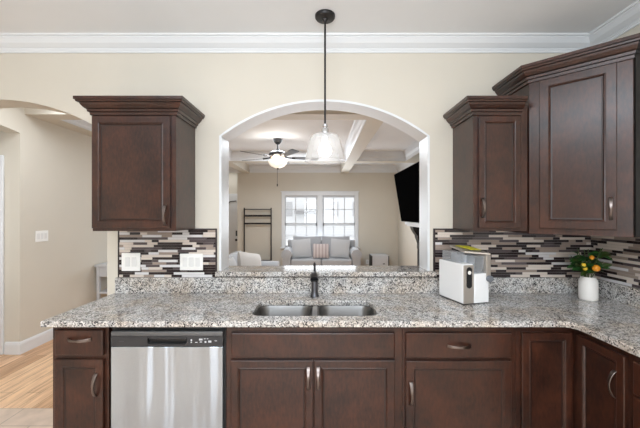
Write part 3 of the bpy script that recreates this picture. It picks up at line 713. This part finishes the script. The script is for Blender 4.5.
plank8('printed_film', M['yellow'], [(0.030, 0.075, 0.3315), (x1 - 0.004, 0.075, 0.3285), (x1 - 0.004, 0.200, 0.3425), (0.010, 0.200, 0.3475)], 0.003, 0)
MB().box(x1 - 0.034, x1, -0.006, D - 0.02, 0.150, 0.306).build('side_column', M['silver'], im, bevel=0.004)
MB().lathe([(0.0, 0.0), (0.020, 0.0), (0.020, 0.018), (0.017, 0.022), (0.0, 0.022)], 24, (x1 - 0.018, -0.006, 0.158), 'y').build('knob', M['greyknob'], im, smooth=True)

pp = thing('potted_plant', 'small green citrus plant with orange and yellow fruit in a white vase', 'plant', (1.775, 2.085, CTZ + 0.001))
MB().lathe([(0.0, 0.0), (0.046, 0.0), (0.050, 0.004), (0.052, 0.02), (0.052, 0.118), (0.049, 0.130), (0.043, 0.137), (0.041, 0.147), (0.044, 0.152), (0.038, 0.152), (0.036, 0.135), (0.0, 0.134)], 32).build('vase', M['ceramic'], pp, smooth=True)
rnd = random.Random(3)
stm = MB(); lf = MB(); lf2 = MB()
def leaf(mb, p, dirv, L, wd):
    dv = Vector(dirv).normalized(); up = Vector((0, -0.5, 0.8)); sd = dv.cross(up).normalized(); nr = sd.cross(dv)
    v = []; n = 5
    for i in range(n + 1):
        u = i / n; wv = wd * math.sin(math.pi * min(0.98, u * 0.93 + 0.05)) ** 0.8
        c = Vector(p) + dv * L * u - Vector((0, 0, 0.25 * L * u * u))
        v += [c - sd * wv + nr * wv * 0.25, c - nr * 0.001, c + sd * wv + nr * wv * 0.25]
    f = []
    for i in range(n):
        for k in range(2): f.append((i * 3 + k, i * 3 + k + 1, i * 3 + 4 + k, i * 3 + 3 + k))
    mb.add(v, f)
for q in range(11):
    a = rnd.random() * 6.28; sp_ = 0.03 + rnd.random() * 0.075; h = 0.20 + rnd.random() * 0.115
    tip = (math.cos(a) * sp_ - 0.018, math.sin(a) * sp_ * 0.8, h + 0.03)
    stm.tube([(math.cos(a) * 0.01, math.sin(a) * 0.01, 0.13), (tip[0] * 0.5, tip[1] * 0.5, 0.13 + (h - 0.13) * 0.6), tip], 0.0025, 6)
    for j in range(8):
        u = 0.45 + 0.55 * rnd.random(); b = rnd.random() * 6.28
        p = (tip[0] * u, tip[1] * u, 0.13 + (h - 0.13) * u)
        leaf(lf2 if rnd.random() < 0.18 else lf, p, (math.cos(b), math.sin(b) * 0.8, rnd.uniform(-0.2, 0.7)), rnd.uniform(0.05, 0.075), rnd.uniform(0.014, 0.02))
stm.build('stems', M['leaf2'], pp); lf.build('leaves', M['leaf'], pp); lf2.build('pale_leaves', M['leaf2'], pp)
def fruit(m, x, y, z, rr):
    MB().lathe([(0.0, -rr), (rr * 0.5, -rr * 0.87), (rr * 0.87, -rr * 0.5), (rr, 0), (rr * 0.87, rr * 0.5), (rr * 0.5, rr * 0.87), (0.0, rr)], 18, (x, y, z)).build('fruit', M[m], pp, smooth=True)
fruit('orange', -0.022, -0.085, 0.221, 0.022); fruit('lemon', -0.077, -0.055, 0.236, 0.014); fruit('orange', -0.032, -0.065, 0.286, 0.014); fruit('lemon', -0.070, -0.06, 0.214, 0.013)

# ================================================================== LIVING ROOM
def arm(root, x, y0, y1, h, wd, m):
    mb = MB(); rr = wd * 0.55
    mb.box(x - wd / 2 + 0.02, x + wd / 2 - 0.02, y0 + 0.02, y1, 0.09, h - rr)
    mb.lathe([(0.0, 0.0), (rr * 0.92, 0.0), (rr, 0.015), (rr, y1 - y0 - 0.01), (0.0, y1 - y0)], 24, (x, y1, h - rr), 'y')
    return mb.build('arm', m, root, smooth=35)
def sofa(name, label, loc, rz, W, D, bh, ah, nb):
    t = thing(name, label, 'sofa', loc, rz)
    iw = W - 0.44
    MB().box(-W / 2 + 0.06, W / 2 - 0.06, 0.04, D, 0.09, 0.28).build('base', M['sofa'], t, bevel=0.02)
    for s_ in (-1, 1): arm(t, s_ * (W / 2 - 0.12), 0.0, D - 0.08, ah, 0.22, M['sofa'])
    MB().box(-W / 2 + 0.08, W / 2 - 0.08, D - 0.16, D, 0.2, bh - 0.08).build('back_frame', M['sofa'], t, bevel=0.03, seg=3)
    n = nb; cw = iw / n
    for i in range(n):
        cx = -iw / 2 + cw * (i + 0.5)
        MB().box(cx - cw / 2 + 0.004, cx + cw / 2 - 0.004, 0.0, D - 0.18, 0.28, 0.44).build('seat_cushion', M['sofa'], t, bevel=0.035, seg=3)
        b = soft(cw - 0.0, 0.20, bh - 0.42, 0.5).build('back_cushion', M['sofa'], t, (cx, D - 0.20, (bh + 0.42) / 2 + 0.005), smooth=True); b.rotation_euler = (R(-8), 0, 0)
    for sx in (-W / 2 + 0.1, W / 2 - 0.1):
        for sy in (0.08, D - 0.06): MB().box(sx - 0.025, sx + 0.025, sy - 0.025, sy + 0.025, 0, 0.09).build('leg', M['dark_wood'], t)
    return t
sofa('loveseat', 'pale grey loveseat with rolled arms standing under the far window', (0.035, 7.15, 0), 0, 1.84, 0.86, 0.92, 0.67, 2)
sofa('sofa', 'pale sofa seen past the ledge below the coat rack, holding the cream pillow', (-0.80, 5.3, 0), R(90), 2.0, 0.95, 0.76, 0.56, 2)
def pillow(label, loc, rot, w, h, m, name='throw_pillow'):
    o = soft(w, 0.17, h, 0.95).build(name, M[m], None, loc, smooth=True); o.rotation_euler = rot
    return tag(o, label, 'pillow')
pillow('square grey pillow on the loveseat end nearer the coat rack', (-0.44, 7.46, 0.665), (R(-14), R(-4), R(6)), 0.46, 0.44, 'cush')
pillow('small blush striped pillow in the middle of the loveseat', (0.02, 7.35, 0.615), (R(-14), 0, 0), 0.38, 0.34, 'stripe')
pillow('square grey pillow on the loveseat end nearer the television', (0.475, 7.46, 0.665), (R(-14), R(4), R(-6)), 0.46, 0.44, 'cush')
pillow('cream pillow leaning on the back of the sofa below the coat rack', (-1.16, 5.20, 0.63), (R(-18), R(12), R(52)), 0.46, 0.42, 'cream')
pillow('off-white pillow tucked behind the cream pillow on the sofa', (-1.36, 4.68, 0.60), (R(-14), R(-6), R(75)), 0.44, 0.40, 'offwhite')

# hall tree
ht = thing('coat_rack', 'tall black metal coat rack with cross bars against the far wall', 'coat rack', (-1.60, 8.0, 0))
hw = 0.345
for s_ in (-1, 1): MB().box(s_ * hw - 0.014, s_ * hw + 0.014, 0.08, 0.108, 0, 1.64).build('post', M['iron'], ht)
for z, hh in ((1.60, 0.012), (1.435, 0.024), (1.235, 0.022)): MB().box(-hw, hw, 0.085, 0.103, z - hh, z + hh).build('cross_bar', M['iron'], ht)
for s_ in (-1, 1): MB().box(s_ * hw - 0.014, s_ * hw + 0.014, -0.22, -0.192, 0, 0.30).build('front_leg', M['iron'], ht)
MB().box(-hw - 0.014, hw + 0.014, -0.22, 0.108, 0.26, 0.30).build('bench_seat', M['iron'], ht)
MB().box(-hw, hw, -0.20, 0.10, 0.10, 0.12).build('shoe_shelf', M['iron'], ht)
for i in range(5):
    x = -0.26 + i * 0.13
    MB().tube([(x, 0.09, 1.44), (x, 0.05, 1.42), (x, 0.035, 1.45)], 0.006, 6).build('coat_hook', M['iron'], ht)

# television on its tilted arm
tv = thing('television', 'big black television tilted forward on the side wall of the living room', 'television', (2.027, 5.47, 1.8))
tl = math.atan2(0.15, 0.95)
sc = bpy.data.objects.new('panel', None)
bpy.data.objects.remove(sc)
b = MB().box(-0.03, 0.03, -0.83, 0.83, -0.475, 0.475).build('cabinet', M['black'], tv, (-0.445, 0, 0.005), bevel=0.005); b.rotation_euler = (0, -tl, 0)
MB().box(-0.0325, -0.030, -0.822, 0.822, -0.467, 0.467).build('screen', M['screen'], b)
MB().box(-0.42, 0.0, -0.04, 0.04, -0.03, 0.03).build('wall_arm', M['iron'], tv)
MB().box(-0.02, 0.0, -0.20, 0.20, -0.15, 0.15).build('wall_bracket', M['iron'], tv)
# fireplace
fp = thing('fireplace_mantel', 'dark fireplace surround with a white shelf on black scrolled corbels below the television', 'fireplace', (2.027, 5.45, 0))
MB().box(-0.275, 0, -1.05, 1.05, 1.265, 1.315).box(-0.24, 0, -1.02, 1.02, 1.235, 1.265).build('mantel_shelf', M['white'], fp, bevel=0.006)
cpf = [(0, 0), (-0.03, 0.0), (-0.045, 0.06), (-0.04, 0.14), (-0.06, 0.2), (-0.085, 0.26), (-0.09, 0.31), (-0.13, 0.36), (-0.165, 0.42), (-0.18, 0.46), (-0.18, 0.495), (0, 0.495)]
for y in (0.80, -1.0):
    mb = MB(); v = [(x, y, 0.74 + z) for x, z in cpf] + [(x, y + 0.2, 0.74 + z) for x, z in cpf]; n = len(cpf)
    mb.add(v, [tuple(range(n)), tuple(range(n, 2 * n))[::-1]] + [(i, (i + 1) % n, (i + 1) % n + n, i + n) for i in range(n)]); mb.build('corbel', M['black'], fp)
for y in (0.80, -1.0): MB().box(-0.035, 0, y, y + 0.2, 0, 0.74).build('pilaster', M['black'], fp)
MB().box(-0.03, 0, -0.80, 0.80, 0.92, 1.235).build('frieze', M['black'], fp)
MB().box(-0.012, 0, -0.80, 0.80, 0, 0.92).build('firebox', M['dark_wood'], fp)
MB().box(-0.42, 0, -1.05, 1.05, 0, 0.03).build('hearth', M['dwpanel'], fp)

# small cabinet by the far wall
sc = thing('side_cabinet', 'small pale grey cabinet with dark sides on the floor by the far wall', 'cabinet', (1.49, 7.78, 0))
MB().box(-0.20, 0.20, 0.0, 0.36, 0.05, 0.46).build('body', M['greyfurn'], sc, bevel=0.006)
MB().box(-0.17, 0.17, -0.012, 0, 0.08, 0.40).build('door', M['greyfurn'], sc, bevel=0.004)
MB().box(0.06, 0.11, -0.02, -0.012, 0.24, 0.26).build('handle', M['iron'], sc)
for s_ in (-1, 1): MB().box(s_ * 0.208 - 0.01, s_ * 0.208 + 0.01, -0.005, 0.365, 0.0, 0.44).build('side_panel', M['iron'], sc)
# console table on the hall wall
tb = thing('console_table', 'pale grey console table against the hall wall beyond the counter end', 'table', (XL + 0.02, 4.4, 0))
MB().box(-0.005, 0.40, 0.0, 1.10, 0.74, 0.77).build('tabletop', M['greyfurn'], tb, bevel=0.004)
MB().box(0.02, 0.38, 0.02, 1.08, 0.60, 0.74).build('apron', M['greyfurn'], tb)
MB().box(0.02, 0.38, 0.02, 1.08, 0.36, 0.385).build('shelf', M['greyfurn'], tb)
for x in (0.015, 0.345):
    for y in (0.015, 1.045): MB().box(x, x + 0.04, y, y + 0.04, 0, 0.745).build('leg', M['greyfurn'], tb, bevel=0.003)
